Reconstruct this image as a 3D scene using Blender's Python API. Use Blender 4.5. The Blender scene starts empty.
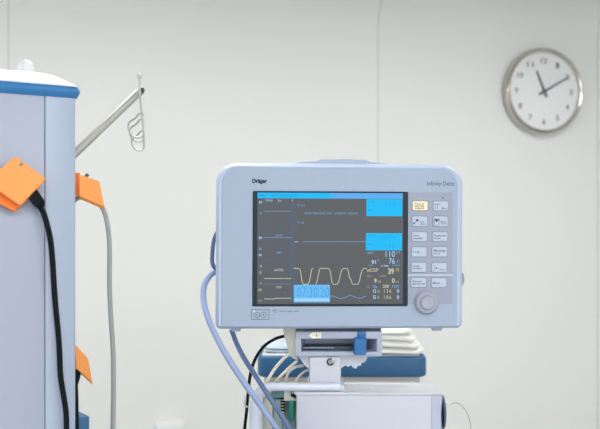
import bpy, bmesh, math, random
from mathutils import Vector, Matrix
random.seed(7)
SC = bpy.context.scene
COL = SC.collection
PI = math.pi
PHI = math.radians(15)          # camera is turned 15 degrees from the wall's normal
CAMZ = 1.6
FPX = 900.0
HY = 205.0                      # horizon row
YW = 3.27                       # back wall

# ------------------------------------------------------------------ frames
def W(c):
    x, y, z = c
    return Vector((x*math.cos(PHI)+y*math.sin(PHI), -x*math.sin(PHI)+y*math.cos(PHI), z+CAMZ))
def cam(px, py, Y):
    return Vector(((px-300)/FPX*Y, Y, -(py-HY)/FPX*Y))
class Fr:
    def __init__(s, base, yaw=0.0):
        s.b = Vector(base); s.a = yaw
        s.R = Matrix.Rotation(yaw, 3, 'Z')
    def pt(s, px, py, Y): return s.R.inverted() @ (cam(px, py, Y)-s.b)
    def loc(s, c): return s.R.inverted() @ (Vector(c)-s.b)

# ------------------------------------------------------------------ materials
def srgb(r, g, b):
    f = lambda c: (c/255/12.92) if c/255 <= .04045 else ((c/255+.055)/1.055)**2.4
    return (f(r), f(g), f(b), 1)
def mat(name, col, rough=.5, metal=0, emit=0, noise=0, scale=40, bump=0, spec=.5, trans=0, alpha=1, coat=0):
    m = bpy.data.materials.new(name); m.use_nodes = True
    nt = m.node_tree; p = nt.nodes['Principled BSDF']
    c = srgb(*col)
    p.inputs['Base Color'].default_value = c
    p.inputs['Roughness'].default_value = rough
    p.inputs['Metallic'].default_value = metal
    p.inputs['Specular IOR Level'].default_value = spec
    p.inputs['Transmission Weight'].default_value = trans
    p.inputs['Alpha'].default_value = alpha
    p.inputs['Coat Weight'].default_value = coat
    if emit:
        p.inputs['Emission Color'].default_value = c
        p.inputs['Emission Strength'].default_value = emit
    if noise or bump:
        tc = nt.nodes.new('ShaderNodeTexCoord'); n = nt.nodes.new('ShaderNodeTexNoise')
        n.inputs['Scale'].default_value = scale; n.inputs['Detail'].default_value = 4
        nt.links.new(tc.outputs['Object'], n.inputs['Vector'])
        if noise:
            r = nt.nodes.new('ShaderNodeMix'); r.data_type = 'RGBA'
            r.inputs[6].default_value = tuple(v*(1-noise) for v in c[:3])+(1,)
            r.inputs[7].default_value = tuple(min(1, v*(1+noise)) for v in c[:3])+(1,)
            nt.links.new(n.outputs['Fac'], r.inputs[0]); nt.links.new(r.outputs[2], p.inputs['Base Color'])
        if bump:
            b = nt.nodes.new('ShaderNodeBump'); b.inputs['Strength'].default_value = bump
            b.inputs['Distance'].default_value = .002
            nt.links.new(n.outputs['Fac'], b.inputs['Height']); nt.links.new(b.outputs['Normal'], p.inputs['Normal'])
    return m
M = {
 'wall': mat('wall_paint', (239,238,236), .55, noise=.012, scale=1.5),
 'seam': mat('wall_joint', (222,223,220), .5),
 'ceil': mat('ceiling_paint', (206,207,202), .8, noise=.01, scale=3),
 'floor': mat('floor_vinyl', (168,176,178), .35, noise=.05, scale=6),
 'frame': mat('window_frame_paint', (225,226,226), .4),
 'lamp': mat('added_lamp_diffuser', (255,255,252), .5, emit=10.8),
 # column
 'colface': mat('column_panel', (169,176,196), .34, noise=.015, scale=5),
 'coltrim': mat('column_edge', (174,185,207), .32, noise=.01, scale=5),
 'colband': mat('column_blue_band', (52,120,180), .35, noise=.03, scale=20),
 'colcap': mat('column_white_cap', (222,227,234), .3),
 'gap': mat('panel_gap', (88,94,112), .6),
 'clear': mat('clear_plastic', (238,241,244), .4, trans=.35),
 'orange': mat('orange_plastic', (255,163,86), .42, noise=.03, scale=60, bump=.05),
 'orange_d': mat('orange_base_plastic', (252,126,42), .45),
 'screw': mat('steel_screw', (150,150,150), .3, metal=1),
 'black': mat('black_rubber', (4,13,18), .6, noise=.1, scale=80, spec=.2),
 'greycord': mat('grey_cord', (158,160,160), .5, noise=.03, scale=60),
 'steel': mat('brushed_steel', (186,184,178), .35, metal=.6, noise=.03, scale=80),
 'darktip': mat('dark_tip', (70,72,74), .4),
 'chrome': mat('clock_chrome', (200,192,184), .2, metal=1),
 'clockface': mat('clock_face', (255,255,255), .5),
 'clockink': mat('clock_numeral_ink', (142,144,150), .5),
 'hand': mat('clock_hand', (100,104,114), .4),
 'clockback': mat('clock_back', (150,145,140), .5),
 # monitor
 'mon': mat('monitor_plastic', (163,177,200), .4, noise=.008, scale=60, bump=.02),
 'monrim': mat('monitor_rim_plastic', (186,199,222), .4),
 'monback': mat('monitor_rear_plastic', (168,180,205), .45),
 'crease': mat('monitor_crease', (146,160,188), .5),
 'bezel': mat('screen_bezel', (10,34,46), .35, spec=.3),
 'keypanel': mat('keypad_panel', (156,162,182), .45, noise=.01, scale=80),
 'key': mat('key_plastic', (188,199,218), .4),
 'keyedge': mat('key_edge', (128,136,160), .5),
 'keycream': mat('cream_key', (252,238,204), .4),
 'keyink': mat('key_ink', (58,72,94), .5),
 'keyinkb': mat('cream_key_ink', (112,84,48), .5),
 'div': mat('divider_line', (206,212,224), .5),
 'knob': mat('knob_plastic', (164,168,184), .38),
 'ink': mat('logo_ink', (24,44,62), .5),
 'ink2': mat('model_ink', (58,76,98), .5),
 'labelw': mat('white_label', (226,232,242), .5),
 'hose': mat('pale_blue_hose', (150,168,206), .35, noise=.04, scale=50),
 'hose2': mat('slate_blue_hose', (90,114,152), .35, noise=.05, scale=50),
 'tipblue': mat('blue_connector', (76,146,196), .4),
 # dock
 'dock': mat('dock_plastic', (172,179,200), .4, noise=.01, scale=30),
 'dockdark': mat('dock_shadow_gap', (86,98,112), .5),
 'dockin': mat('dock_inner', (40,62,78), .4),
 'latch': mat('latch_blue', (44,108,172), .4, noise=.03, scale=60),
 'cream': mat('cream_label', (236,235,214), .5),
 'bracket': mat('bracket_metal', (202,206,216), .35, metal=.1, noise=.02, scale=40),
 'beige': mat('beige_plastic', (206,202,192), .45, noise=.03, scale=40),
 'beigetube': mat('beige_tube', (222,216,206), .4, noise=.03, scale=40),
 'cart': mat('cart_panel', (201,202,216), .4, noise=.01, scale=12),
 'cartedge': mat('cart_edge_panel', (186,192,214), .4),
 'carttop': mat('cart_top', (214,216,222), .35, noise=.02, scale=12),
 'cartframe': mat('cart_frame', (216,221,236), .3),
 'tray': mat('tray_blue', (48,100,142), .45, noise=.05, scale=25),
 'traybase': mat('trolley_body', (206,202,194), .5),
 'linen': mat('white_linen', (236,234,228), .9, noise=.04, scale=30, bump=.5),
 'bag': mat('pale_blue_film', (196,208,222), .3, noise=.08, scale=30, bump=.6),
 'mech': mat('module_housing', (140,160,158), .45, noise=.12, scale=60),
 'mechw': mat('module_cream', (196,196,184), .5, noise=.05, scale=60),
 'teal': mat('teal_housing', (92,132,140), .4, noise=.08, scale=60),
 'green': mat('green_connector', (30,124,108), .4, noise=.06, scale=60),
 'navy': mat('dial_blue', (66,96,120), .4),
 'wire': mat('clear_wire', (176,188,194), .3),
 'boxw': mat('outlet_white', (238,240,242), .4),
}
# screen colours give off light
def scr(name, col, k=1.0):
    m = mat(name, (8,8,8), .3, spec=.15); p = m.node_tree.nodes['Principled BSDF']
    p.inputs['Emission Color'].default_value = srgb(*col); p.inputs['Emission Strength'].default_value = k
    return m
SCR = 1.0
for k, c in {'s_bg':(90,94,97),'s_cyan':(0,186,248),'s_blue':(88,172,240),'s_box':(104,186,244),'s_boxink':(70,148,218),
             's_boxlt':(160,214,248),'s_line':(116,142,182),'s_grid':(70,106,160),'s_grid2':(82,98,134),'s_txt':(170,206,240),'s_txtb':(112,158,214),
             's_yel':(196,192,168),'s_yeld':(164,160,132),'s_ink':(20,132,186),'s_teal':(0,150,214),'s_num':(152,200,240)}.items():
    M[k] = scr('screen_'+k[2:], c, SCR)

# ------------------------------------------------------------------ mesh builder
class MB:
    def __init__(s): s.bm = bmesh.new(); s.mats = []
    def mi(s, m):
        if m not in s.mats: s.mats.append(m)
        return s.mats.index(m)
    def faces(s, verts, faces, m, flip=False):
        vs = [s.bm.verts.new(v) for v in verts]; i = s.mi(m); out = []
        for f in faces:
            try:
                fc = s.bm.faces.new([vs[k] for k in f]); fc.material_index = i; fc.smooth = True; out.append(fc)
            except ValueError: pass
        return vs, out
    def loft(s, rings, m, caps=True, closed=True):
        n = len(rings[0]); vs = [v for r in rings for v in r]; fs = []
        for a in range(len(rings)-1):
            for k in range(n if closed else n-1):
                k2 = (k+1) % n
                fs.append((a*n+k, a*n+k2, (a+1)*n+k2, (a+1)*n+k))
        if caps:
            fs.append(tuple(range(n))[::-1]); fs.append(tuple((len(rings)-1)*n+k for k in range(n)))
        _, out = s.faces(vs, fs, m)
        bmesh.ops.recalc_face_normals(s.bm, faces=out)
    def box(s, x0, x1, y0, y1, z0, z1, m, b=0):
        if b:
            s.slab(x0, z0, x1, z1, b, [(b, y0), (b*.3, y0+b*.3), (0, y0+b), (0, y1-b), (b*.3, y1-b*.3), (b, y1)], m, n=3); return
        s.loft([[(x0,y0,z0),(x1,y0,z0),(x1,y0,z1),(x0,y0,z1)], [(x0,y1,z0),(x1,y1,z0),(x1,y1,z1),(x0,y1,z1)]], m)
    def slab(s, x0, z0, x1, z1, r, rings, m, n=8):
        R = []
        for ins, d in rings:
            R.append([(x, d, z) for x, z in rr(x0+ins, z0+ins, x1-ins, z1-ins, r if not isinstance(r, (int, float)) else (r,)*4, ins, n)])
        s.loft(R, m)
    def prism(s, outline, d0, d1, m, axis='y'):
        s.loft([[(x, d0, z) for x, z in outline], [(x, d1, z) for x, z in outline]], m)
    def tube(s, pts, r, m, seg=10, smooth=4, closed=False):
        pts = [Vector(p) for p in pts]
        rad = r if isinstance(r, (list, tuple)) else [r]*len(pts)
        if smooth and len(pts) > 2:
            P, Rr = [], []
            n = len(pts)
            for i in range(n if closed else n-1):
                if closed: a, b, c, d = pts[i-1], pts[i], pts[(i+1) % n], pts[(i+2) % n]
                else: a, b, c, d = pts[max(i-1, 0)], pts[i], pts[i+1], pts[min(i+2, n-1)]
                for k in range(smooth):
                    t = k/smooth
                    ln = (c-b).length; m0 = (c-a).normalized()*ln; m1 = (d-b).normalized()*ln
                    P.append(b*(2*t**3-3*t*t+1)+m0*(t**3-2*t*t+t)+c*(3*t*t-2*t**3)+m1*(t**3-t*t))
                    Rr.append(rad[i]*(1-t)+rad[(i+1) % n]*t)
            if not closed: P.append(pts[-1]); Rr.append(rad[-1])
            pts, rad = P, Rr
        n = len(pts); rings = []; up = None
        for i in range(n):
            if closed: t = (pts[(i+1) % n]-pts[i-1]).normalized()
            else: t = (pts[min(i+1, n-1)]-pts[max(i-1, 0)]).normalized()
            if up is None: up = t.orthogonal().normalized()
            up = (up-t*up.dot(t)).normalized(); b = t.cross(up)
            rings.append([tuple(pts[i]+rad[i]*(math.cos(2*PI*k/seg)*up+math.sin(2*PI*k/seg)*b)) for k in range(seg)])
        if closed: rings.append(rings[0])
        s.loft(rings, m, caps=not closed)
    def lathe(s, prof, mx, m, seg=48):
        rings = [[tuple(mx @ Vector((max(r, 1e-5)*math.cos(2*PI*k/seg), max(r, 1e-5)*math.sin(2*PI*k/seg), h))) for k in range(seg)] for r, h in prof]
        s.loft(rings, m)
    def flat(s, outline, d, m):     # a thin plate facing -y
        s.loft([[(x, d, z) for x, z in outline], [(x, d+.0002, z) for x, z in outline]], m)
    def rect(s, x0, z0, x1, z1, d, m): s.flat([(x0,z0),(x1,z0),(x1,z1),(x0,z1)], d, m)
    def line(s, pts, w, d, m):      # thin flat ribbon in the x-z plane
        P = [Vector((p[0], p[1])) for p in pts]; L, Rr = [], []
        for i in range(len(P)):
            t = (P[min(i+1, len(P)-1)]-P[max(i-1, 0)]).normalized(); nn = Vector((-t.y, t.x))*w/2
            L.append(P[i]+nn); Rr.append(P[i]-nn)
        n = len(P)
        s.faces([(p.x, d, p.y) for p in Rr]+[(p.x, d, p.y) for p in L], [(i, i+1, n+i+1, n+i) for i in range(n-1)], m)
    def text(s, body, x0, z0, x1, z1, d, m, bold=0, fit=True):
        c = bpy.data.curves.new('t', 'FONT'); c.body = body; c.size = 1; c.offset = bold; c.resolution_u = 3
        c.space_line = .85
        o = bpy.data.objects.new('t', c); COL.objects.link(o)
        bpy.context.view_layer.update()
        dg = bpy.context.evaluated_depsgraph_get()
        me = bpy.data.meshes.new_from_object(o.evaluated_get(dg))
        xs = [v.co.x for v in me.vertices]; ys = [v.co.y for v in me.vertices]
        ax, bx, ay, by = min(xs), max(xs), min(ys), max(ys)
        sx = (x1-x0)/(bx-ax); sz = (z1-z0)/(by-ay)
        s.faces([(x0+(v.co.x-ax)*sx, d, z0+(v.co.y-ay)*sz) for v in me.vertices], [tuple(p.vertices) for p in me.polygons], m)
        bpy.data.objects.remove(o); bpy.data.meshes.remove(me); bpy.data.curves.remove(c)
    def build(s, name, parent=None, loc=None, rot=None):
        bm = s.bm; bm.normal_update()
        for e in bm.edges:
            if len(e.link_faces) == 2 and e.calc_face_angle(0) > math.radians(38): e.smooth = False
        me = bpy.data.meshes.new(name); bm.to_mesh(me); bm.free()
        for m in s.mats: me.materials.append(M[m])
        o = bpy.data.objects.new(name, me); COL.objects.link(o)
        if parent: o.parent = parent
        if loc is not None: o.location = loc
        if rot is not None: o.rotation_euler = rot
        return o
def rr(x0, z0, x1, z1, r, ins=0, n=8):
    out = []
    cs = [(x0, z0, PI, r[0], 1, 1), (x1, z0, 1.5*PI, r[1], -1, 1), (x1, z1, 0, r[2], -1, -1), (x0, z1, .5*PI, r[3], 1, -1)]
    for cx, cz, a0, rad, sx, sz in cs:
        q = max(rad-ins, 1e-4)
        for k in range(n+1):
            a = a0+PI/2*k/n
            out.append((cx+sx*q+q*math.cos(a), cz+sz*q+q*math.sin(a)))
    return out
def circ(cx, cz, r, n=24, a0=0, a1=2*PI): return [(cx+r*math.cos(a0+(a1-a0)*k/n), cz+r*math.sin(a0+(a1-a0)*k/n)) for k in range(n)]
def tag(o, label, cat, group=None):
    o['label'] = label; o['category'] = cat
    if group: o['group'] = group
    return o
def thing(name, fr, label, cat, group=None, roll=0):
    o = bpy.data.objects.new(name, None); COL.objects.link(o); o.empty_display_size = .05
    o.location = W(fr.b); o.rotation_euler = (0, roll, fr.a-PHI)
    return tag(o, label, cat, group)
def struct(mb, name, parent=None):
    o = mb.build(name, parent)
    if not parent: o['kind'] = 'structure'
    return o

# ------------------------------------------------------------------ the room (axis aligned)
def wallx(px, py=HY):           # world point on the back wall under a pixel
    X = (px-300)/FPX; dx = X*math.cos(PHI)+math.sin(PHI); dy = -X*math.sin(PHI)+math.cos(PHI)
    k = YW/dy
    return dx*k, CAMZ-(py-HY)/FPX*k
XL, XR, YB, CZ = -2.1, 3.3, -2.4, 2.44
b = MB(); b.box(XL-.1, XR+.1, YB-.1, YW+.1, -.1, 0, 'floor'); struct(b, 'floor')
b = MB(); b.box(XL-.1, XR+.1, YB-.1, YW+.1, CZ, CZ+.1, 'ceil'); struct(b, 'ceiling')
b = MB(); b.box(XL-.1, XR+.1, YW, YW+.1, 0, CZ, 'wall'); struct(b, 'wall_back')
b = MB(); b.box(XL-.1, XL, YB, YW, 0, CZ, 'wall'); struct(b, 'wall_left')
b = MB(); b.box(XR, XR+.1, YB, YW, 0, CZ, 'wall'); struct(b, 'wall_right')
# rear wall; its unseen window band is added to let in frontal light
wx0, wx1, wz0, wz1 = -1.6, 2.8, .9, 2.25
b = MB()
b.box(XL-.1, XR+.1, YB-.1, YB, 0, wz0, 'wall'); b.box(XL-.1, XR+.1, YB-.1, YB, wz1, CZ, 'wall')
b.box(XL-.1, wx0, YB-.1, YB, wz0, wz1, 'wall'); b.box(wx1, XR+.1, YB-.1, YB, wz0, wz1, 'wall'); struct(b, 'wall_rear')
b = MB()
for x in (wx0+.03, (2*wx0+wx1)/3, (wx0+2*wx1)/3, wx1-.03): b.box(x-.03, x+.03, YB-.07, YB-.02, wz0, wz1, 'frame')
b.box(wx0, wx1, YB-.07, YB-.02, wz0, wz0+.05, 'frame'); b.box(wx0, wx1, YB-.07, YB-.02, wz1-.05, wz1, 'frame'); struct(b, 'added_window_1')
# cove along the top of the back wall
b = MB()
CR = .165
prof = [(0, 0), (0, -CR)]+[(-CR+CR*math.cos(a), -CR+CR*math.sin(a)) for a in [PI/2*k/12 for k in range(1, 12)]]+[(-CR, 0)]
b.loft([[(XL, YW+y, CZ+z) for y, z in prof], [(XR, YW+y, CZ+z) for y, z in prof]], 'wall'); struct(b, 'trim_1')
for i, px in enumerate((8.5, 378, 597.5)):
    x, _ = wallx(px); b = MB()
    b.box(x-.0035, x+.0035, YW-.0015, YW, .1, CZ-CR, 'seam')
    q = [(y-.0015 if z < -.06 else y, z) for y, z in prof[1:-1]]+[(y-.004, z-.004) for y, z in prof[1:-1]][::-1]
    b.loft([[(x-.0035, YW+y+.002, CZ+z+.002) for y, z in q], [(x+.0035, YW+y+.002, CZ+z+.002) for y, z in q]], 'seam'); struct(b, 'trim_%d' % (i+2))
b = MB(); b.box(XL, XR, YW-.012, YW, 0, .1, 'seam'); struct(b, 'baseboard_back')

# unseen ceiling lamps, added to light the room and wash the back wall
lamp_group = 'unseen ceiling lamps added to light the ward'
lm = bpy.data.lights.new('added_lamp_light', 'AREA')
for i, (x, y) in enumerate([(-1.3, .2), (.1, .2), (1.5, .2), (-1.3, 1.95), (.1, 1.95), (1.5, 1.95)]):
    t = bpy.data.objects.new('added_ceiling_light', None); COL.objects.link(t); t.location = (x, y, CZ)
    tag(t, 'white square recessed ceiling lamp with a glowing diffuser, unseen, added to light the room', 'ceiling lamp', lamp_group)
    b = MB(); b.box(-.31, .31, -.31, -.29, -.02, 0, 'frame'); b.box(-.31, .31, .29, .31, -.02, 0, 'frame')
    b.box(-.31, -.29, -.29, .29, -.02, 0, 'frame'); b.box(.29, .31, -.29, .29, -.02, 0, 'frame'); b.build('frame', t)
    b = MB(); b.box(-.29, .29, -.29, .29, -.012, -.002, 'lamp'); b.build('diffuser', t)
# area light added as frontal daylight, outside the added rear window
L = bpy.data.lights.new('added_daylight', 'AREA'); L.shape = 'RECTANGLE'; L.size = 4.3; L.size_y = 1.3
L.energy = 41; L.color = (.97, .985, 1)
lo = bpy.data.objects.new('added_daylight', L); COL.objects.link(lo)
lo.location = ((wx0+wx1)/2, YB-.12, (wz0+wz1)/2); lo.rotation_euler = (math.radians(90), 0, 0)
w = bpy.data.worlds.new('world'); SC.world = w; w.use_nodes = True
w.node_tree.nodes['Background'].inputs[0].default_value = (.9, .95, 1, 1); w.node_tree.nodes['Background'].inputs[1].default_value = 1.0

# ------------------------------------------------------------------ wall clock
cx, cz = wallx(539.6, 92.3)
kcl = (Vector((cx, YW, 0))-Vector((0, 0, 0))).length
clk = bpy.data.objects.new('wall_clock', None); COL.objects.link(clk); clk.location = (cx, YW, cz)
tag(clk, 'round chrome rimmed wall clock with a white dial, hanging on the pale wall', 'clock')
RC = .1745
mxc = Matrix.Rotation(PI/2, 4, 'X')       # +z of the lathe points to -y
b = MB(); b.lathe([(RC*.93, .0), (RC*.95, .004), (RC*.95, .03), (RC*.93, .032)], mxc, 'clockback', 72); b.build('casing', clk)
b = MB(); b.lathe([(RC*.955, .012), (RC*.985, .014), (RC, .024), (RC*.995, .036), (RC*.97, .046), (RC*.935, .05), (RC*.905, .047), (RC*.89, .038), (RC*.885, .031), (RC*.95, .0305)], mxc, 'chrome', 96)
b.bm.faces.ensure_lookup_table()
for f in [f for f in b.bm.faces if len(f.verts) > 4]: b.bm.faces.remove(f)
b.build('rim', clk)
b = MB(); b.lathe([(RC*.9, .031), (RC*.9, .034)], mxc, 'clockface', 72)
for h in range(1, 13):
    a = math.radians(90-30*h); r = RC*.70; s = .0135 if h < 10 else .0125
    x, z = r*math.cos(a), r*math.sin(a); wd = (.0075 if h < 10 else .014)
    b.text(str(h), x-wd, z-s*.85, x+wd, z+s*.85, -.0345, 'clockink', bold=.02)
for k in range(60):
    a = 2*PI*k/60; r0 = RC*(.845 if k % 5 else .835)
    b.line([(r0*math.cos(a), r0*math.sin(a)), (RC*.865*math.cos(a), RC*.865*math.sin(a))], .0012, -.0344, 'clockink')
b.build('dial', clk)
def hand(name, deg, ln, tail, w0, w1, d):
    b = MB(); b.prism([(-w0/2, -tail), (w0/2, -tail), (w1/2, ln), (-w1/2, ln)], -d-.0012, -d, 'hand')
    b.build(name, clk, rot=(0, math.radians(deg), 0))
hand('hour_hand', -23, RC*.50, RC*.14, .011, .007, .037); hand('minute_hand', 61, RC*.72, RC*.16, .009, .005, .0395)
b = MB(); b.lathe([(.008, .035), (.008, .042), (.005, .044)], mxc, 'hand', 20); b.build('hub', clk)
gm = bpy.data.materials.new('clock_glass'); gm.use_nodes = True; nt = gm.node_tree; nt.nodes.clear()
o_ = nt.nodes.new('ShaderNodeOutputMaterial'); mx_ = nt.nodes.new('ShaderNodeMixShader'); tr = nt.nodes.new('ShaderNodeBsdfTransparent')
gl = nt.nodes.new('ShaderNodeBsdfGlossy'); gl.inputs['Roughness'].default_value = .05; fr_ = nt.nodes.new('ShaderNodeFresnel'); fr_.inputs[0].default_value = 1.35
nt.links.new(fr_.outputs[0], mx_.inputs[0]); nt.links.new(tr.outputs[0], mx_.inputs[1]); nt.links.new(gl.outputs[0], mx_.inputs[2]); nt.links.new(mx_.outputs[0], o_.inputs[0])
M['glass'] = gm
b = MB(); b.lathe([(RC*.895, .0455), (RC*.6, .0475), (RC*.2, .0485), (.0001, .0486)], mxc, 'glass', 72)
for f in [f for f in b.bm.faces if len(f.verts) > 4]: b.bm.faces.remove(f)
b.build('glass', clk)

# ------------------------------------------------------------------ supply column at the left
e = Vector((.8, .6, 0)); nrm = Vector((.6, -.8, 0)); A = Vector((-.3222, 1.3, 0))
CW, CD = .32, .26
FC = Fr((A.x-e.x*CW/2-nrm.x*CD/2, A.y-e.y*CW/2-nrm.y*CD/2, -CAMZ), math.atan2(.6, .8))
col = thing('supply_column', FC, 'tall pale lilac-blue equipment column with a blue band and white rounded cap, cut by the left edge', 'medical column')
hx, hy = CW/2, CD/2
zt = CAMZ+.1545
def cp(px, py, s=0.0):      # point in the column frame, s metres in front of its front face
    d = Vector(((px-300)/FPX, 1, -(py-HY)/FPX)); q = A+nrm*s
    k = q.dot(nrm)/d.dot(nrm)
    return FC.loc(d*k)
xs = cp(45.3, 200).x
def plan(x0, x1, y0, y1, r, z, n=5): return [(x, y, z) for x, y in rr(x0, y0, x1, y1, (r,)*4, 0, n)]
b = MB(); b.loft([plan(-hx+.002, hx-.002, -hy+.004, hy, .006, .08), plan(-hx+.002, hx-.002, -hy+.004, hy, .006, zt)], 'gap'); b.build('core', col)
b = MB(); b.box(-hx, xs-.0006, -hy, -hy+.02, .09, zt, 'colface', .0015); b.build('front_panel', col)
b = MB()
pl = [(xs+.0006, -hy+.02), (xs+.0006, -hy+.001), (xs+.002, -hy), (hx-.006, -hy), (hx-.002, -hy+.002), (hx, -hy+.006), (hx, hy), (hx-.004, hy), (hx-.004, -hy+.02)]
b.loft([[(x, y, .09) for x, y in pl], [(x, y, zt) for x, y in pl]], 'coltrim'); b.build('corner_panel', col)
b = MB(); b.loft([plan(-hx-.007+i, hx+.007-i, -hy-.005+i, hy+.007-i, .012, z) for i, z in ((.004, zt-.0005), (.003, zt+.001), (.0012, zt+.005), (0, zt+.009), (.001, zt+.0125), (.003, zt+.0155), (.006, zt+.016))], 'colband'); b.build('band', col)
b = MB(); b.loft([plan(-hx-.002+i, hx+.002-i, -hy-.002+i, hy+.002-i, max(.012-i*.1, .004), zt+.0155+z) for i, z in ((-.002, 0), (-.001, .002), (.004, .0055), (.010, .0092), (.018, .0145), (.027, .0190), (.037, .0218), (.05, .0232), (.075, .0245))], 'colcap'); b.build('cap', col)
kb = cp(26, 62, -.07); b = MB()
b.lathe([(.013, 0), (.0135, .006), (.011, .016), (.008, .021), (.003, .023)], Matrix.Translation((kb.x, kb.y, zt+.036)), 'clear', 24); b.build('top_button', col)
b = MB(); b.box(-hx-.03, hx+.03, -hy-.03, hy+.03, 0.0, .09, 'gap', .006); b.build('plinth', col)
b = MB()
s0 = FC.pt(80, 416.5, 1.36); b.box(hx, hx+.042, -hy+.05, -hy+.16, s0.z-.12, s0.z, 'tray', .003); b.build('side_shelf', col)

# orange plugs and their cords
def plug_front():
    c = cp(15, 184, 0); F = Fr(FC.b+FC.R @ c, FC.a)
    t = thing('power_plug', F, 'orange square plug housing with black cord on the column front', 'plug', 'orange power plugs on the column')
    def q(px, py, s): return F.loc(FC.b+FC.R @ cp(px, py, s))
    def quad(P, s0, s1, m, name, scale=.9):
        b = MB(); R = []
        o = sum((q(*p, s0) for p in P), Vector())/4
        rad = .004
        def ring(s, k):
            vs = [q(*p, s) for p in P]; cc = sum(vs, Vector())/4; out = []
            for i in range(4):
                v, a_, c_ = vs[i], vs[i-1], vs[(i+1) % 4]
                v1 = v+(a_-v).normalized()*rad; v2 = v+(c_-v).normalized()*rad
                for t_ in (0, .25, .5, .75, 1):
                    pnt = v1*(1-t_)**2+v*2*t_*(1-t_)+v2*t_**2
                    out.append(tuple(cc+(pnt-cc)*k))
            return out
        b.loft([ring(s0, .97), ring(s0+.001*(1 if s1 > s0 else -1), 1), ring(s1-.001, 1), ring(s1, .96)], m)
        return b.build(name, t)
    quad([(12, 164), (42, 185), (15, 212), (-16, 196)], 0, .012, 'orange_d', 'plug_base')
    lid = quad([(15.5, 156), (46.5, 179), (20, 206), (-14, 182)], .015, .021, 'orange', 'plug_cover')
    quad([(14, 160), (42, 181), (18, 204), (-12, 184)], .012, .015, 'orange_d', 'plug_seam')
    b = MB(); sp = q(20.5, 164, .0212)
    b.lathe([(.0026, 0), (.0026, .0006), (.0015, .0012)], Matrix.Translation(sp) @ Matrix.Rotation(PI/2, 4, 'X'), 'screw', 16); b.build('screw', t)
    b = MB(); b.tube([q(29, 189, .009), q(35, 197, .009), q(39, 203.5, .009), q(41, 207.5, .009)], [.0098, .0098, .0098, .006], 'black', 4, 3); b.build('strain_relief', t)
    b = MB(); b.tube([q(x, y, s) for x, y, s in ((39, 205, .009), (43.5, 213, .010), (47.5, 226, .012), (50.5, 240, .012), (52.5, 260, .012), (54, 285, .012), (55.5, 305, .012), (58, 330, .012), (59.5, 352, .012), (60.5, 375, .012), (63, 392, .012), (66, 412, .012), (66.5, 430, .012), (66, 520, .012), (62, 700, .012), (60, 900, .012))], .0040, 'black', 12, 5); b.build('cord', t)
    return t
plug_front()
def plug_side(P, dl, label, cordpath, cm, cr, base, extra):
    c = cam(75, (P[0][1]+P[3][1])/2, dl); F = Fr(c, 0)
    t = thing('power_plug', F, label, 'plug', 'orange power plugs on the column')
    ds = [dl, dl+.022, dl+.024, dl]
    def ring(k, off):
        vs = [F.pt(p[0], p[1], d)+Vector(off) for p, d in zip(P, ds)]; cc = sum(vs, Vector())/4; out = []
        for i in range(4):
            v, a_, c_ = vs[i], vs[i-1], vs[(i+1) % 4]; rad = .0025
            v1 = v+(a_-v).normalized()*rad; v2 = v+(c_-v).normalized()*rad
            for t_ in (0, .33, .67, 1): out.append(tuple(cc+((v1*(1-t_)**2+v*2*t_*(1-t_)+v2*t_**2)-cc)*k))
        return out
    b = MB(); b.loft([ring(.97, (0, 0, 0)), ring(1, (-.0002, .001, -.0004)), ring(1, (-.001, .006, -.0042)), ring(.97, (-.0012, .007, -.0044))], 'orange'); b.build('plug_cover', t)
    b = MB(); x0, y0, x1, y1 = base
    b.loft([[F.pt(x0-8, y0, dl+.005), F.pt(x1, y0+1, dl+.01), F.pt(x1, y1, dl+.01), F.pt(x0-8, y1-1, dl+.005)],
            [F.pt(x0-6, y0, dl+.04), F.pt(x1, y0+1, dl+.035), F.pt(x1, y1, dl+.035), F.pt(x0-6, y1-1, dl+.04)]], 'orange_d'); b.build('plug_base', t)
    for nm, pts, rads, m in extra:
        b = MB(); b.tube([F.pt(*p) for p in pts], rads, m, 14, 3); b.build(nm, t)
    b = MB(); b.tube([F.pt(*p) for p in cordpath], cr, cm, 12, 5); b.build('cord', t)
plug_side([(79, 174), (99.5, 181), (104.5, 207), (79, 196)], 1.335, 'orange plug housing with a grey cord on the column side, upper of the two',
    [(99, 203, 1.37), (104, 211, 1.37), (107.5, 225, 1.37), (109.5, 245, 1.37), (109.5, 285, 1.37), (111, 320, 1.37), (113, 350, 1.37), (113.5, 385, 1.37), (113, 430, 1.37), (111, 600, 1.37), (108, 900, 1.37)], 'greycord', .0036, (75, 172, 80, 196),
    [('screw', [(86, 177, 1.352), (88, 174, 1.352)], .0028, 'navy'), ('strain_relief', [(73, 202, 1.36), (78, 198, 1.36), (84, 197, 1.362)], .0035, 'greycord'), ('cord_clip', [(92.5, 199, 1.352), (93, 204, 1.352)], .001, 'darktip')])
plug_side([(75, 344), (88, 358), (92.5, 383), (76, 368)], 1.335, 'orange plug housing with a black cord low on the column side',
    [(75.5, 380, 1.345), (76, 392, 1.345), (76.5, 410, 1.345), (77, 432, 1.34), (77, 600, 1.34), (76, 900, 1.34)], 'black', .0032, (73, 346, 77, 368),
    [('strain_relief', [(77.5, 369, 1.345), (77, 378, 1.345), (75.5, 386, 1.345)], [.0055, .0045, .003], 'black')])

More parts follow.
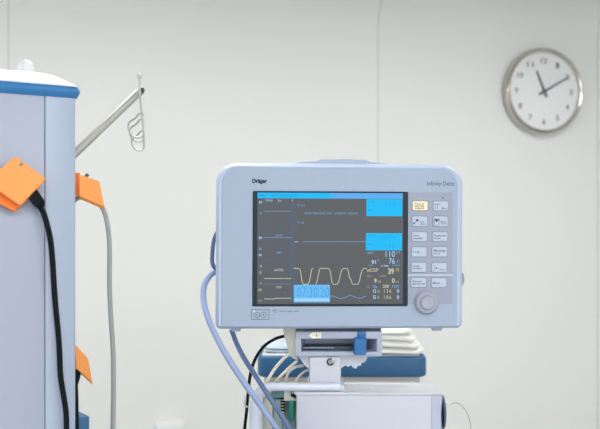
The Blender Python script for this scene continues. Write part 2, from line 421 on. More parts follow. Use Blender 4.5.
# arm of the drip hanger with its wire hook
FA = Fr(cam(64, 164, 1.40), 0)
arm = thing('hanger_arm', FA, 'slanted round steel hanger arm reaching from the column towards the wall', 'hanger arm')
b = MB(); b.tube([FA.pt(58, 170, 1.39), FA.pt(139, 92, 1.49)], .0066, 'steel', 20, 0); b.build('rod', arm)
b = MB(); b.tube([FA.pt(138, 93, 1.489), FA.pt(141.5, 90.2, 1.4935), FA.pt(143, 89, 1.4955)], [.0068, .0062, .004], 'darktip', 16, 2); b.build('end_cap', arm)
b = MB(); b.tube([FA.pt(54, 174, 1.385), FA.pt(60, 168, 1.393)], .011, 'steel', 20, 0); b.build('mount', arm)
FH = Fr(cam(139, 92, 1.48), 0)
hk = thing('wire_hook', FH, 'bent steel wire hook hanging from the tip of the slanted arm', 'hook')
b = MB()
b.tube([FH.pt(*p) for p in ((138.4, 79, 1.478), (137.6, 76.5, 1.478), (139, 74.5, 1.478), (140.6, 76.3, 1.478), (139.6, 80, 1.479), (139.8, 92, 1.479), (140.6, 104, 1.482), (141.6, 112, 1.484), (143, 124, 1.485), (143.8, 134, 1.486))], .0017, 'steel', 8, 5)
b.build('hook_wire', hk)
def coil(dx, dy, dd, s=1):
    pts = [(141.3, 113), (135, 118.5), (129.4, 122.5), (128.4, 127.5), (130.2, 133), (134, 136.6), (139, 137.4), (143, 135), (143.4, 128), (142.6, 119)]
    pts = [(143+(x-143)*s, 137+(y-137)*s) for x, y in pts]
    b = MB(); b.tube([FH.pt(x+dx, y+dy, 1.482+dd+.0006*i) for i, (x, y) in enumerate(pts)], .0016, 'steel', 8, 5, closed=True)
    b.build('coil', hk)
coil(0, 0, 0); coil(.3, 4.2, .006, .92); coil(.6, 13, .012, .8)

# ------------------------------------------------------------------ patient monitor
MD = 1.5; FM = Fr(cam(338.5, 329, MD), math.radians(3.2))
mon = thing('patient_monitor', FM, 'pale blue patient monitor with a large lit screen and a keypad, mounted over the cart', 'patient monitor', roll=math.radians(.25))
def mu(px): return (px-338.5)/600
def mv(py): return (329-py)/600
def mslab(mb, a, t_, c, d, r, rings, m, n=8): mb.slab(mu(a), mv(d), mu(c), mv(t_), r, rings, m, n)
b = MB()
R_ = (.009, .010, .036, .034)
mslab(b, 215.6, 163.4, 464.8, 329.3, R_, [(.0085, .0015), (.006, .0005), (.004, .0025), (.0012, .006), (0, .011), (0, .030), (.002, .034), (.006, .036)], 'monrim', 10)
b.build('rim', mon)
b = MB()
mslab(b, 221.5, 167.8, 458.5, 327, (.006, .007, .031, .029), [(.0012, .0), (0, .0012), (0, .005)], 'mon', 10)
b.text('Dräger', mu(251.7), mv(184.8), mu(266.5), mv(179.2), -.0003, 'ink', bold=.06)
b.text('Infinity Delta', mu(427.3), mv(186.4), mu(455), mv(180.8), -.0003, 'ink2', bold=.004)
# symbol box, triangle and caption under the screen
def frame_line(mb, x0, y0, x1, y1, m, w=.0009, d=-.0003):
    P = [(mu(x0), mv(y0)), (mu(x1), mv(y0)), (mu(x1), mv(y1)), (mu(x0), mv(y1))]
    for i in range(4): mb.line([P[i], P[(i+1) % 4]], w, d, m)
frame_line(b, 251.5, 309.5, 269, 319.3, 'ink2', .0008)
for cxp in (257, 263.5):
    c = circ(mu(cxp), mv(314.7), .0046, 24); b.line(c+[c[0]], .0008, -.0003, 'ink2')
    c = circ(mu(cxp), mv(314.7), .0012, 10); b.flat(c, -.0004, 'ink2')
b.flat([(mu(253), mv(311.7)), (mu(255), mv(311.7)), (mu(254), mv(309.8))], -.0006, 'labelw')
b.line([(mu(272.8), mv(309.8)), (mu(277), mv(309.8)), (mu(274.9), mv(312.6)), (mu(272.8), mv(309.8))], .001, -.0003, 'ink2')
b.text('mains supply rated', mu(278.8), mv(312.0), mu(299), mv(310.2), -.0003, 'ink2', bold=.01)
b.line([(mu(454.7), mv(176)), (mu(454.7), mv(322))], .0005, -.0003, 'crease')
b.build('housing', mon)
b = MB()
b.loft([[(x, d, z) for x, z in rr(mu(222)+i, mv(327)+i*.6, mu(456)-i, mv(169)-i, (.012,)*4, 0, 6)] for i, d in ((0, .034), (.006, .06), (.02, .085), (.03, .095))], 'monback'); b.build('rear_shell', mon)
b = MB()   # raised carrying handle behind the top edge
P = [(286, 165), (300, 162.2), (316, 161.2), (321, 159.6), (345, 159), (366, 159.6), (371, 161.6), (388, 163), (400, 165)]
out = [(mu(x), mv(y)) for x, y in P]
b.loft([[(x, .012, z) for x, z in out], [(x, .014, z+.0006) for x, z in out], [(x, .03, z+.0008) for x, z in out], [(x, .04, z-.002) for x, z in out]], 'monback'); b.build('top_handle', mon)
b = MB(); mslab(b, 252.3, 191.4, 408, 306.2, .002, [(.0008, -.0016), (0, -.0008), (0, .002)], 'bezel', 3); sb = b.build('screen_bezel', mon)
# the picture on the screen
b = MB(); D0 = -.0018
b.slab(mu(257), mv(303.8), mu(403), mv(193), .0012, [(0, -.0018), (0, -.0005)], 's_bg', 2)
def R2(x0, y0, x1, y1, m, k=1): b.faces([(mu(x0), D0-.0001*k, mv(y1)), (mu(x1), D0-.0001*k, mv(y1)), (mu(x1), D0-.0001*k, mv(y0)), (mu(x0), D0-.0001*k, mv(y0))], [(0, 1, 2, 3)], m)
def T2(s, x0, y0, x1, y1, m, bold=0, k=3): b.text(s, mu(x0), mv(y1), mu(x1), mv(y0), D0-.0001*k, m, bold=bold)
def L2(P, w, m, k=2): b.line([(mu(x), mv(y)) for x, y in P], w*.8/600, D0-.0001*k, m)
def stars(y):
    for x in (385.4, 389.6, 393.8): T2('*', x-1.4, y-1.6, x+1.4, y+1.6, 's_ink', .09)
R2(257, 193, 330, 198.6, 's_cyan'); R2(330, 193, 402.3, 198.6, 's_blue')
T2('BED 3', 259, 194.8, 265.5, 197, 's_ink'); T2('ADULT MONITORING', 270, 194.8, 296, 197, 's_ink')
R2(365.8, 199, 402, 216, 's_cyan', 2); R2(365.5, 233, 401.8, 250.2, 's_cyan', 2)
T2('ECG', 368, 200.6, 374, 202.5, 's_ink'); T2('PVC', 368, 209, 372, 210.7, 's_ink')
stars(203.5); T2('SpO2', 367.5, 234.8, 374.5, 236.8, 's_ink'); T2('HR', 368, 243.5, 372, 245.4, 's_ink')
stars(237.8); stars(245.8)
# mini trends with grid
for x in (264, 271, 278, 284.5): L2([(x, 200), (x, 302)], .55, 's_grid2')
for x in (291, 293.2): L2([(x, 200), (x, 302)], .7, 's_grid')
for y in (207, 215, 226, 232.5, 243.5, 249.5, 268.5, 284): L2([(263, y), (292, y)], .5, 's_grid2')
L2([(263, 211.4), (290, 211.4)], .8, 's_line'); L2([(263, 237.6), (291, 237.6)], .9, 's_line')
L2([(264, 278.4), (291, 278.4)], .9, 's_yel'); L2([(264, 298.6), (273, 298.8), (276, 298.1), (291, 298)], .9, 's_yel'); L2([(263, 283.8), (291, 283.8)], .5, 's_line')
for x, y, s, m in ((260, 202.5, '60', 's_txt'), (260.5, 213.5, '0', 's_txtb'), (260, 238, '80', 's_txt'), (260, 249, '20', 's_txtb'), (259.8, 255, '60', 's_txt'), (260.8, 266.2, '0', 's_yel'), (260.2, 272.4, '5', 's_yel'), (260.6, 283, '0', 's_yeld'), (259.8, 289.6, '60', 's_yel'), (260, 300.4, '-50', 's_yeld')):
    wd = 1.6 if len(s) > 1 else .9; T2(s, x-wd, y-1.2, x+wd, y+1.2, m, .02)
T2('TREND', 264.5, 199.8, 272, 201.8, 's_txt'); T2('3m', 277, 199.8, 281, 201.8, 's_txt'); T2('7', 291, 199.8, 292.5, 201.8, 's_txt')
T2('SpO2', 275.5, 234.5, 282, 236.6, 's_txtb', .02); T2('ART', 276, 251.6, 281.5, 253.6, 's_txtb', .02)
T2('etCO2', 274, 268.6, 283, 271, 's_yel', .02); T2('CO2', 276, 286, 281.5, 288, 's_yel', .02)
for x in (265, 269, 273.5, 278, 283, 288.5): L2([(x, 257.5), (x, 262)], .6, 's_grid')
T2('II x1', 297, 204, 303.6, 206.4, 's_txtb'); T2('V x2', 297, 221.5, 303.6, 223.8, 's_txtb'); L2([(296.5, 216), (296.5, 232)], .5, 's_grid')
T2('ELECTRODE OFF, CHECK LEADS', 304, 212.4, 357.5, 214.6, 's_txtb', .01)
L2([(294, 241.8), (297.5, 241.8)], .8, 's_txt'); L2([(302, 241.8), (365.5, 241.6)], .8, 's_line')
L2([(293, 267.4), (366, 267.4)], .4, 's_grid2'); L2([(293, 267.4), (366, 284.4)][:1]+[(293.01, 267.4)], .2, 's_grid2')
wave = [(293.5, 268.2), (298.5, 268.3), (300, 269.5), (302, 281), (303.4, 284.3), (308.3, 284.2), (309.5, 278), (310.6, 269.8), (311.5, 268.6), (315, 268.4)]
L2([(293.5, 268.2), (298.3, 268.4), (300, 270), (301.6, 281), (303, 284.2), (307.5, 284)], 1.0, 's_yel')
L2([(308, 284), (309.6, 279), (311.2, 269.5), (312.6, 268)], 1.0, 's_yel')
L2([(315.6, 284), (317, 280), (318.8, 270), (320, 268.3), (328.4, 268.4), (329.8, 271), (331.6, 282), (333, 284.2), (337, 284.2), (338.5, 281), (341, 270.5), (342.8, 268.6), (347, 268.3), (348, 271), (349.4, 278.5), (350.6, 279), (352, 284), (358, 284.2), (359.4, 280), (361.5, 270.4), (363.5, 268.4), (366.5, 268.3)], 1.0, 's_yel')
R2(293.6, 284.6, 329.6, 302.2, 's_box', 3); T2('07:30:20', 297, 287.2, 328.6, 296.8, 's_boxink', -.012, 5); R2(294, 298.2, 329.2, 301, 's_boxlt', 4)
L2([(329.8, 298)]+[(330+k, 297+1.4*math.sin((k-2)/19*2*PI-1.2)-.2*(k > 18)) for k in range(1, 37)], .8, 's_txtb')
T2('ART', 366.6, 251.6, 373.5, 254, 's_txtb', .02)
T2('110', 385.4, 251, 395, 256.8, 's_num', .01); T2('M', 396.6, 251.4, 399.4, 254, 's_txtb'); T2('76', 388.8, 258, 394.8, 264, 's_num', .01); T2('D', 397, 259.8, 399.5, 262.4, 's_txtb')
T2('91', 371.2, 260, 375.8, 264, 's_txt', .03); T2('%', 376.8, 258.8, 379.2, 261.4, 's_yeld'); T2('PA', 368.5, 264.6, 373, 266.4, 's_txtb'); T2('4- Pulse', 381, 264.6, 388.6, 266.6, 's_txt', .02); T2('mmHg', 392, 264.4, 399.6, 266.4, 's_txtb', .01)
T2('etCO2*', 366.8, 268, 378.4, 271.6, 's_yel', .02); T2('39', 388, 268.2, 394, 274.2, 's_yel', .04); T2('88', 395.8, 267.8, 399, 271.4, 's_yeld', .01)
T2('RRc', 366.8, 275, 371.4, 276.8, 's_yeld', .01); T2('inCO2', 380, 274.8, 386, 276.8, 's_yeld', .01)
T2('9', 373.8, 278.4, 376.6, 283, 's_yel', .04); T2('50', 377.8, 280.2, 381, 283, 's_yeld', .02); T2('0', 391.8, 278, 394.8, 283, 's_yel', .03); T2('ml', 396, 280.4, 398.8, 282.8, 's_yeld', .02)
T2('C', 367.2, 285.4, 369.4, 287.6, 's_yeld', .02); T2('T2a', 372.2, 285, 377, 288, 's_txtb', .03); T2('200', 382.6, 284.6, 389, 287.8, 's_yel', .02); T2('N2O', 392, 284.8, 399.2, 287.6, 's_txtb', .03)
T2('13', 373, 289, 375.8, 292.8, 's_txt', .03); T2('6', 377.2, 289.2, 379.4, 292.6, 's_yeld', .03); T2('1 3 6', 384, 289, 391.2, 292.8, 's_yel', .01); T2('0', 397, 289, 399.2, 292.8, 's_txt', .03)
T2('15', 373, 295.2, 375.8, 299, 's_txt', .03); T2('6', 377.2, 295.4, 379.4, 298.8, 's_yeld', .03); T2('1 8 6', 384, 295.2, 391.2, 299, 's_yel', .01); T2('0', 397, 295.2, 399.2, 299, 's_txt', .03)
b.build('display', sb)
# keypad
b = MB(); b.slab(mu(408.2), mv(304.2), mu(453.4), mv(191.8), .0008, [(0, -.0006), (0, .002)], 'keypanel', 2)
b.rect(mu(408), mv(275.6), mu(453.5), mv(274.4), -.0010, 'div')
c = circ(mu(443.4), mv(197.4), .0013, 12); b.flat(c, -.0012, 'keyink')
kp = b.build('keypad_panel', mon)
rows = [(200.8, 210.2), (216, 226), (231.6, 241), (246.8, 256.6), (262.4, 272), (277.8, 287.2)]
ktxt = [('Tous al.\nalarmes\nsuspens', '|'), ('Lim.\nalarm', 'Menu\nrapide'), ('Arret\nsonnerie', 'Programme\nNorm.'), ('Enreg.', 'Marquage\narret'), ('Sortie\nposition', 'Zoom'), ('Ecran\ngeneral', 'Menu')]
for i, (y0, y1) in enumerate(rows):
    for j in range(2):
        off = -i*.28
        x0, x1 = ((412.6, 427.8), (433.4, 448.6))[j]; x0 += off; x1 += off
        cream = i == 0 and j == 0
        b = MB(); b.slab(mu(x0-.6), mv(y1+.6), mu(x1+.6), mv(y0-.6), .003, [(0, -.0009), (0, 0)], 'keyedge', 3)
        b.slab(mu(x0), mv(y1), mu(x1), mv(y0), .0024, [(.0006, -.0024), (.0001, -.0018), (0, 0)], 'keycream' if cream else 'key', 3)
        ink = 'keyinkb' if cream else 'keyink'; d = -.0026
        def kt(s, a0, b0, a1, b1, bold=.01): b.text(s, mu(a0), mv(b1), mu(a1), mv(b0), d, ink, bold=bold)
        if cream: kt(ktxt[0][0], x0+2, y0+1.6, x0+11.6, y1-1.2, .02)
        elif (i, j) == (0, 1):
            b.line([(mu(x0+.8), mv(y0+3)), (mu(x0+7), mv(y0+3))], .0008, d, ink)
            for xx in (2, 4.4): b.line([(mu(x0+xx), mv(y0+3)), (mu(x0+xx), mv(y1-1.4))], .0006, d, ink)
            kt('Menus', x0+8.4, y0+6, x0+14, y0+7.8)
        elif (i, j) == (1, 0):
            b.flat(circ(mu(x0+1.8), mv(y1-3), .0016, 10), d, ink); b.flat(circ(mu(x0+5), mv(y0+4), .0022, 12), d, ink)
            b.line([(mu(x0+2), mv(y1-3.4)), (mu(x0+5), mv(y0+4))], .0007, d, ink); kt(ktxt[1][0], x0+7.6, y0+4.6, x0+13.8, y1-1.6)
        elif (i, j) == (1, 1):
            b.line([(mu(x0+1), mv(y0+2.6)), (mu(x0+6.6), mv(y0+2.6)), (mu(x0+6), mv(y1-1.2)), (mu(x0+1.4), mv(y1-1.2)), (mu(x0+1), mv(y0+2.6))], .0009, d, ink)
            b.flat([(mu(x0+1), mv(y0+3)), (mu(x0+6.6), mv(y0+3)), (mu(x0+3.8), mv(y0+6))], d, ink); kt('Menu\nrapide', x0+7.8, y0+4.4, x0+14, y1-1.6)
        elif (i, j) == (4, 1):
            b.line([(mu(x0+2.4), mv(y0+1.8)), (mu(x0+2.4), mv(y1-1.2))], .0006, d, ink); b.flat(circ(mu(x0+4.8), mv(y0+5.6), .0015, 10), d, ink); kt('Zoom', x0+7.6, y0+6, x0+13, y0+7.8)
        else:
            s = ktxt[i][j]; two = '\n' in s; wmax = 14 if (i, j) in ((2, 1), (3, 1), (5, 0)) else (11 if two else 8.6)
            kt(s, x0+1.4, y0+(2.4 if two else 4), x0+wmax-.4, y0+(7.4 if two else 6.2), .012)
        ob = b.build('key', kp)
        if cream: ob['label'] = 'cream coloured key'
mk = Matrix.Translation((mu(427), 0, mv(302.2))) @ Matrix.Rotation(PI/2, 4, 'X')
b = MB(); b.lathe([(.0208, -.002), (.0208, .0015), (.0202, .0025), (.0192, .003), (.0188, .006), (.0182, .0075), (.0168, .0085), (.0125, .008), (.0118, .0085), (.0115, .0125), (.0108, .014), (.009, .0146), (.0055, .0140), (.0001, .0136)], mk, 'knob', 56); b.build('knob', mon)
for px in (236, 440):
    b = MB(); b.loft([[(mu(px)-.009, .012, -.0006), (mu(px)+.009, .012, -.0006), (mu(px)+.009, .03, -.0006), (mu(px)-.009, .03, -.0006)], [(mu(px)-.007, .014, -.0055), (mu(px)+.007, .014, -.0055), (mu(px)+.007, .028, -.0055), (mu(px)-.007, .028, -.0055)]], 'monback')
    b.build('foot', mon)
b = MB(); b.tube([(mu(222), .05, mv(226)), (mu(214), .045, mv(238)), (mu(211.5), .045, mv(254)), (mu(212.5), .046, mv(268)), (mu(222), .05, mv(276))], .0035, 'hose2', 12, 5); b.build('side_handle', mon)
b = MB(); b.tube([(mu(456), .034, mv(275.5)), (mu(463), .032, mv(274)), (mu(467), .032, mv(277)), (mu(468), .033, mv(283)), (mu(464.5), .035, mv(289)), (mu(456), .04, mv(291))], .0038, 'greycord', 12, 4)
b.tube([(mu(459), .032, mv(274.5)), (mu(463.5), .031, mv(273.6)), (mu(467.2), .031, mv(277.5))], .0045, 'tipblue', 12, 3); b.build('side_connector', mon)

# ------------------------------------------------------------------ docking mount under the monitor
DD = 1.515; FD = Fr(cam(338, 386, DD), 0)
dock = thing('docking_mount', FD, 'grey docking mount with a slot and blue latch, under the monitor', 'monitor mount')
def du(px): return (px-338)/FPX*DD
def dv(py): return (386-py)/FPX*DD
b = MB()
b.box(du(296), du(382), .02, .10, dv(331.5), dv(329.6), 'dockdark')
b.box(du(295.5), du(382), 0, .10, dv(339), dv(331.5), 'dock', .0012); b.box(du(295.5), du(382), 0, .10, dv(356.6), dv(352), 'dock', .0012)
b.loft([[(du(295.5), 0, dv(352.2)), (du(301), .001, dv(352.2)), (du(301), .001, dv(338.8)), (du(295.5), 0, dv(338.8))], [(du(295.5), .10, dv(352.2)), (du(306), .05, dv(352.2)), (du(306), .05, dv(338.8)), (du(295.5), .10, dv(338.8))]], 'dock')
b.loft([[(du(377), .001, dv(352.2)), (du(382), 0, dv(352.2)), (du(382), 0, dv(338.8)), (du(377), .001, dv(338.8))], [(du(368), .05, dv(352.2)), (du(382), .10, dv(352.2)), (du(382), .10, dv(338.8)), (du(368), .05, dv(338.8))]], 'dock')
b.build('slot_housing', dock)
b = MB(); b.box(du(300), du(378), .045, .095, dv(352), dv(339), 'keypanel'); b.build('slot_back', dock)
b = MB(); b.box(du(303), du(354), .012, .045, dv(351.6), dv(347.6), 'dockin', .0008); b.box(du(303), du(334), .010, .045, dv(349.2), dv(348.4), 'keypanel'); b.build('slide_rail', dock)
b = MB(); b.prism([(du(308.6), dv(335.4)), (du(312.5), dv(338.4)), (du(321.4), dv(338.2)), (du(321.4), dv(332.2)), (du(312.5), dv(332.2))], -.0008, .001, 'cream')
b.line([(du(312), dv(335.3)), (du(319), dv(335.3))], .0008, -.0009, 'beige'); b.line([(du(316.5), dv(333.6)), (du(316.5), dv(337))], .001, -.0009, 'ink2'); b.build('arrow_label', dock)
b = MB(); b.box(du(357.4), du(366), -.004, .004, dv(338), dv(331.2), 'latch', .0012); b.box(du(357.8), du(365.6), -.0046, -.0038, dv(335.2), dv(334.2), 'tray')
b.slab(du(353.6), dv(354), du(366), dv(337.4), .003, [(.0015, -.010), (0, -.008), (0, .012)], 'latch', 4); b.build('latch', dock)
b = MB()
b.prism([(du(x), dv(y)) for x, y in ((297, 356.4), (368, 356.4), (367.4, 360), (365, 363.5), (362, 364.4), (361, 367.4), (358.6, 366.8), (356.6, 370), (353.6, 369), (351.4, 366.4), (348.6, 368.2), (346, 366.6), (342.5, 368.8), (340, 371), (310, 371), (305, 367), (301, 361))], .012, .07, 'bracket'); b.build('bracket', dock)
b = MB(); b.slab(du(309.6), dv(384.6), du(341), dv(357), .001, [(.001, .002), (0, .004), (0, .06)], 'bracket', 2); b.box(du(308.6), du(341.6), .0, .06, dv(384.6), dv(382.6), 'bracket', .0008)
b.build('column', dock)
b = MB(); b.lathe([(.0062, 0), (.0062, .003), (.0045, .004), (.004, .001)], Matrix.Translation((du(330.4), .003, dv(362))) @ Matrix.Rotation(PI/2, 4, 'X'), 'dockin', 20)
b.lathe([(.0035, 0), (.0035, .007), (.0015, .008)], Matrix.Translation((du(333), .003, dv(361))) @ Matrix.Rotation(PI/2, 4, 'X'), 'steel', 14); b.build('set_screw', dock)
b = MB(); b.loft([[(du(282.6), .012, dv(329.4)), (du(295.5), .008, dv(329.4)), (du(295.5), .06, dv(329.4)), (du(284), .06, dv(329.4))], [(du(284.5), .012, dv(338)), (du(296), .008, dv(338)), (du(296), .06, dv(338)), (du(286), .06, dv(338))],
                  [(du(288.6), .014, dv(353)), (du(296.2), .01, dv(356)), (du(296.2), .05, dv(356)), (du(289.5), .05, dv(353))], [(du(292.5), .018, dv(360)), (du(298), .014, dv(362)), (du(298), .04, dv(362)), (du(293), .04, dv(360))]], 'beige'); b.build('side_bracket', dock)

# ------------------------------------------------------------------ cart
CY = 1.50; FT = Fr((cam(364, 391, CY).x, CY, -CAMZ), 0)
cart = thing('equipment_cart', FT, 'white equipment cart with a flat lilac-white front panel, carrying the monitor mount', 'medical cart')
ct = CAMZ+cam(0, 395, CY).z
def tx(px, Y=CY): return (px-300)/FPX*Y-FT.b.x
def tz(py, Y=CY): return CAMZ-(py-HY)/FPX*Y
CB = .145
b = MB(); b.box(tx(296.6), tx(431.6), 0, .012, .14, ct, 'cart', .0015); b.build('front_panel', cart)
b = MB(); pl = [(.001, .14), (.001, ct), (.068, ct), (.085, ct-.003), (.2, ct-.019), (.21, ct-.03), (.21, .14)]
b.loft([[(tx(431.7), y, z) for y, z in pl], [(tx(441), y+.0015, z) for y, z in pl], [(tx(443), min(y+.006, .206), z-.001) for y, z in pl]], 'cartedge'); b.build('side_panel', cart)
CP = [(.0125, .14), (.0125, ct-.001), (.068, ct-.001), (.085, ct-.003), (.2, ct-.019), (.21, ct-.03), (.21, .14)]
b = MB(); b.loft([[(tx(296.8), y, z) for y, z in CP], [(tx(431.6), y, z) for y, z in CP]], 'cart'); b.build('body', cart)
b = MB(); b.loft([[(x, y, z) for x, y in rr(tx(294)+i, -.002+i, tx(441.5)-i, .07-i, (.006,)*4, 0, 4)] for i, z in ((.002, ct-.0005), (0, ct+.001), (0, ct+.0035), (.002, ct+.0045))], 'carttop')
b.build('top_plate', cart)
b = MB(); b.box(tx(308), tx(345), .010, .08, ct+.0045, ct+.0141, 'bracket', .0006); b.build('mounting_plate', cart)
b = MB()
Yf = 1.506
b.tube([(tx(256, Yf), .006, .16), (tx(256, Yf), .006, tz(430, Yf)), (tx(256, Yf), .006, tz(410, Yf)), (tx(257, Yf), .006, tz(399, Yf)), (tx(261, Yf), .006, tz(391, Yf)), (tx(269, Yf), .006, tz(387.4, Yf)), (tx(285, Yf), .006, tz(387, Yf)), (tx(312, Yf), .006, tz(387, Yf)), (tx(340, Yf), .006, tz(387, Yf))], [.0118, .0118, .0115, .0100, .0082, .0070, .0065, .0064, .0063], 'cartframe', 16, 5)
b.build('tube_frame', cart)
# connector module between the frame and the body
b = MB(); b.box(tx(265), tx(296), .045, .14, .3, tz(398), 'mech', .002); mo = b.build('connector_module', cart)
b = MB(); b.loft([[(tx(272), .012, tz(399)), (tx(284), .012, tz(399)), (tx(284), .012, tz(389.5)), (tx(274.5), .012, tz(389))], [(tx(272), .06, tz(399)), (tx(284), .06, tz(399)), (tx(284), .06, tz(390)), (tx(274.5), .06, tz(389.5))]], 'teal'); b.build('module_cover', mo)
b = MB(); b.loft([[(tx(284), .01, tz(402)), (tx(296), .01, tz(402)), (tx(296), .01, tz(396.5)), (tx(284), .01, tz(391))], [(tx(284), .06, tz(402)), (tx(296), .06, tz(402)), (tx(296), .06, tz(396.5)), (tx(284), .06, tz(391))]], 'mechw'); b.build('module_lid', mo)
b = MB(); b.prism([(tx(290.5), tz(397)), (tx(296.2), tz(399.5)), (tx(296.2), tz(396.4)), (tx(291), tz(394.4))], .006, .011, 'black'); b.build('lid_catch', mo)
b = MB(); b.tube([(tx(282.4), .02, tz(398)), (tx(282.4), .02, tz(416))], .0028, 'steel', 12, 0)
for k in range(5): b.tube([(tx(282.4), .02, tz(400+3*k)), (tx(282.4), .02, tz(401.6+3*k))], .0036, 'black', 12, 0)
b.build('ribbed_fitting', mo)
b = MB(); b.tube([(tx(291.4), .014, tz(400)), (tx(291.4), .014, tz(403)), (tx(291.4), .014, tz(417)), (tx(291.4), .014, tz(421)), (tx(291.4), .014, tz(424))], [.003, .0052, .0052, .004, .0015], 'green', 16, 3); b.build('green_connector', mo)
b = MB(); b.box(tx(262.5), tx(272), .02, .03, tz(432), tz(400), 'mechw', .001); b.lathe([(.003, 0), (.003, .003)], Matrix.Translation((tx(264), .02, tz(416))) @ Matrix.Rotation(PI/2, 4, 'X'), 'darktip', 12)
b.box(tx(273), tx(281), .022, .03, tz(440), tz(402), 'mech', .001); b.build('terminal_plate', mo)
for px, py in ((304, 560), (314, 520)):
    b = MB(); b.lathe([(.011, 0), (.011, .002), (.0075, .003), (.0075, .0045)], Matrix.Translation((tx(px), 0, tz(py))) @ Matrix.Rotation(PI/2, 4, 'X'), 'tipblue', 20); b.build('hose_port', cart)
b = MB()
mkn = Matrix.Translation((tx(443), .03, tz(416))) @ Matrix.Rotation(PI/2, 4, 'Y')
b.lathe([(.030, 0), (.030, .003), (.027, .006), (.02, .0075), (.0001, .008)], mkn, 'navy', 40); b.lathe([(.0305, 0), (.0305, .0022)], mkn, 'black', 40); b.build('side_dial', cart)
b = MB(); b.box(tx(255), tx(443), .005, .21, .115, .16, 'cartedge', .004); b.build('base', cart)
for x in (tx(262), tx(436)):
    for y in (.05, .165):
        b = MB(); b.lathe([(.012, -.012), (.04, -.011), (.042, 0), (.04, .011), (.012, .012)], Matrix.Translation((x, y, .042)) @ Matrix.Rotation(PI/2, 4, 'Y'), 'black', 28)
        b.tube([(x, y, .05), (x, y, .118)], .008, 'steel', 10, 0); b.build('caster', cart)

# beige tubes curling over the cart, left of the mount
TB = [([(291, 352, 1.535), (283, 359, 1.535), (274, 370, 1.535), (267, 382, 1.53), (262, 398, 1.538), (262, 420, 1.538)], .0028, 'topmost beige tube curving down beside the docking mount'),
      ([(297, 361, 1.535), (289, 368, 1.54), (280, 377, 1.54), (274, 385, 1.545), (269, 397, 1.538), (268, 415, 1.538)], .0027, 'second beige tube running parallel under the topmost tube'),
      ([(304, 365.5, 1.55), (296, 367, 1.555), (289, 372, 1.56), (286, 379, 1.56), (285.5, 388, 1.56)], .0024, 'thin beige tube bent sharply down behind the cart frame'),
      ([(312, 369, 1.56), (304, 372, 1.565), (297, 379, 1.565), (295, 388, 1.565)], .0022, 'shortest beige tube next to the mount column')]
for pts, r, lab in TB:
    F = Fr(cam(*pts[-1]), 0); b = MB(); b.tube([F.pt(*p) for p in pts], r, 'beigetube', 12, 5)
    o = b.build('beige_tube', None, W(F.b), (0, 0, -PHI)); tag(o, lab, 'tube', 'beige tubes left of the mount')

def cable(name, pts, r, m, label, cat, group=None, parts=None, smooth=6):
    F = Fr(cam(*pts[0]), 0)
    if not parts:
        b = MB(); b.tube([F.pt(*p) for p in pts], r, m, 14, smooth); o = b.build(name, None, W(F.b), (0, 0, -PHI)); return tag(o, label, cat, group)
    t = thing(name, F, label, cat, group)
    b = MB(); b.tube([F.pt(*p) for p in pts], r, m, 14, smooth); b.build('line', t)
    for nm, p2, r2, m2 in parts:
        b = MB(); b.tube([F.pt(*p) for p in p2], r2, m2, 14, 3); b.build(nm, t)
    return t
cable('monitor_hose', [(216.5, 271, 1.545), (210.5, 275, 1.54), (204.5, 285, 1.53), (203.5, 298, 1.52), (207, 315, 1.50), (215, 334, 1.48), (228, 358, 1.465), (243, 381, 1.455), (261, 406, 1.45), (276, 427, 1.45), (290, 448, 1.455), (300, 480, 1.475), (304, 520, 1.485), (304, 560, 1.49)], .0050, 'hose',
      'thick pale blue hose looping out from the left side of the monitor', 'hose', 'blue hoses hanging from the monitor')
cable('monitor_hose', [(231.5, 329.5, 1.53), (236, 342, 1.525), (244, 358, 1.50), (255, 375, 1.475), (268, 395, 1.455), (281, 415, 1.45), (292, 433, 1.45), (303, 455, 1.46), (310, 490, 1.475), (314, 520, 1.49)], .0042, 'hose2',
      'darker slate blue hose dropping from under the monitor bottom edge', 'hose', 'blue hoses hanging from the monitor')
cable('power_cable', [(284.5, 336, 1.60), (276, 338.5, 1.61), (266, 344.5, 1.62), (258, 354, 1.62), (252.5, 366, 1.61), (249.5, 380, 1.60), (248, 395, 1.60), (246.5, 412, 1.60), (244.5, 432, 1.60), (243, 520, 1.60), (245, 700, 1.60), (250, 1100, 1.62)], .0028, 'black',
      'thin black cable arching out behind the monitor mount', 'cable', None,
      [('cable_clip', [(245, 396, 1.597), (243.8, 400, 1.592), (244.4, 405, 1.594), (247.6, 407, 1.597)], .0016, 'cartframe')])
cable('sensor_wire', [(444, 402.5, 1.56), (450, 404.5, 1.56), (455, 402.8, 1.56), (461, 405, 1.56), (466, 411, 1.56), (469.5, 420, 1.56), (471, 431, 1.56), (471, 520, 1.56), (462, 640, 1.56), (446, 700, 1.56)], .0009, 'wire',
      'thin clear wire curling out of the right side of the cart', 'wire', None,
      [('wire_connector', [(444, 402, 1.56), (447.5, 403.6, 1.56), (450.5, 404.4, 1.56)], [.0018, .0024, .0014], 'boxw')])

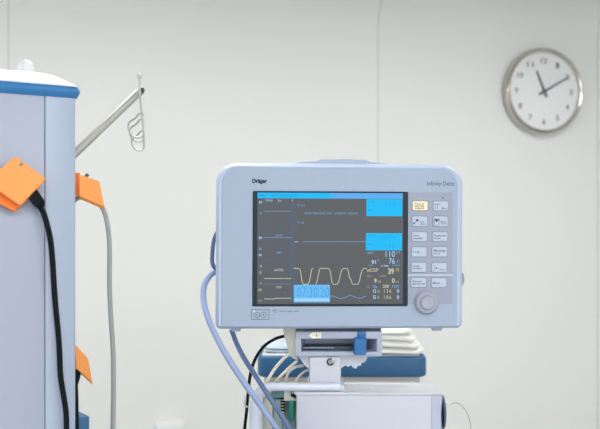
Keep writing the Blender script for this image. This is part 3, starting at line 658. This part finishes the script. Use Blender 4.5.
# ------------------------------------------------------------------ trolley behind, with a blue rim
BY = 2.1; FB = Fr((cam(341.5, 0, BY).x, BY, -CAMZ), 0)
tro = thing('supply_trolley', FB, 'cream supply trolley with a blue padded rim, standing behind the cart', 'trolley')
bx = lambda px, Y=BY: (px-300)/FPX*Y-FB.b.x
bz = lambda py, Y=BY: CAMZ-(py-HY)/FPX*Y
TD = .20
b = MB(); b.loft([[(x, y, z) for x, y in rr(bx(257.5)+i, i, bx(427.3)-i, TD-i, (.02,)*4, 0, 6)] for i, z in ((.004, bz(377.4)), (.001, bz(376.2)), (0, bz(374)), (0, bz(360)), (.001, bz(358)), (.005, bz(356.8)))], 'tray'); b.build('blue_rim', tro)
b = MB(); b.box(bx(264), bx(420.8), .012, TD-.012, .16, bz(377), 'traybase', .004); bd = b.build('body', tro)
b = MB(); b.box(bx(345), bx(415), .004, .012, bz(388.5), bz(382), 'linen', .003); b.build('drawer_lip', tro)
b = MB(); b.box(bx(262), bx(420), .008, TD-.008, bz(356.8), bz(356.8)+.003, 'carttop', .001); b.build('top', tro)
for x in (bx(275), bx(407)):
    for y in (.045, TD-.045):
        b = MB(); b.lathe([(.01, -.012), (.038, -.011), (.04, 0), (.038, .011), (.01, .012)], Matrix.Translation((x, y, .04)) @ Matrix.Rotation(PI/2, 4, 'Y'), 'black', 24)
        b.tube([(x, y, .05), (x, y, .162)], .008, 'steel', 10, 0); b.build('caster', tro)
zt2 = bz(356.8)+.003
# linen: soft folded layers
def linen(name, x0, x1, y0, y1, z0, layers, h, label, m='linen', cat='linen', amp=.003, droop=.0, parent_group=None):
    F = Fr((FB.b.x+(x0+x1)/2, BY+(y0+y1)/2, z0-CAMZ), 0); b = MB()
    hx_, hy_ = (x1-x0)/2, (y1-y0)/2
    rnd = random.Random(len(name)+layers)
    ph = [rnd.random()*6 for _ in range(8)]
    for l in range(layers):
        g = l*.004+droop*l
        R_ = []
        for i, zz in ((.008, 0), (.002, .14), (0, .4), (.001, .72), (.005, .92), (.014, 1.0), (.04, 1.0)):
            ring = []
            for (x, y) in rr(-hx_+i, -hy_+i, hx_-i-g*2.4, hy_-i, (.02,)*4, 0, 8):
                wv = amp*math.sin(x*60+ph[l])+amp*.7*math.sin(x*130+y*50+ph[(l+3) % 8])
                fall = max(0, (x-hx_*.2)/hx_)**2*h*.22*(l+.5)
                ring.append((x+amp*.6*math.sin(zz*6+ph[l]), y-amp*abs(math.sin(zz*3)), l*h*.93+zz*h+(wv-fall)*(.15+zz if l == 0 else 1)))
            R_.append(ring)
        cxx, cyy, czz = (sum(p[k] for p in R_[-1])/len(R_[-1]) for k in range(3))
        for q in (.6, .25, .04): R_.append([(cxx+(p[0]-cxx)*q, cyy+(p[1]-cyy)*q, czz+(p[2]-czz)*q) for p in R_[6]])
        b.loft(R_, m)
    o = b.build(name, None, W(F.b), (0, 0, -PHI)); return tag(o, label, cat)
linen('folded_linen', bx(372), bx(425), .004, .15, zt2+.001, 4, .0165, 'folded white linen piled on the blue rimmed trolley, right of the mount')
linen('plastic_pouch', bx(263), bx(330), .03, .16, zt2+.001, 2, .007, 'flat pale blue plastic pouch on the trolley, left of the mount', 'bag', 'pouch', .0015)

# white outlet box low on the wall
ox, oz = wallx(169, 421); ox0, _ = wallx(155, 421); ox1, _ = wallx(183, 421)
b = MB(); b.box(-(ox1-ox0)/2, (ox1-ox0)/2, -.04, 0, -.07, 0, 'boxw', .003)
b.line([(-.04, -.035), (.04, -.035)], .001, -.0402, 'seam')
o = b.build('outlet_box', None, Vector((ox, YW, oz))); tag(o, 'small white outlet box low on the pale wall', 'outlet box')

# ------------------------------------------------------------------ camera and view
cd = bpy.data.cameras.new('camera'); co = bpy.data.objects.new('camera', cd); COL.objects.link(co)
cd.sensor_width = 36; cd.lens = FPX/600*36; cd.shift_y = -(214.5-HY)/600
co.location = (0, 0, CAMZ); co.rotation_euler = (PI/2, 0, -PHI)
cd.dof.use_dof = True; cd.dof.focus_distance = 1.5; cd.dof.aperture_fstop = 6.0; cd.clip_start = .02
SC.camera = co
SC.view_settings.view_transform = 'Standard'; SC.view_settings.look = 'None'
SC.view_settings.exposure = 0.0; SC.view_settings.gamma = 1; SC.view_settings.use_curve_mapping = False
SC.cycles.use_denoising = True; SC.cycles.max_bounces = 8; SC.cycles.diffuse_bounces = 5
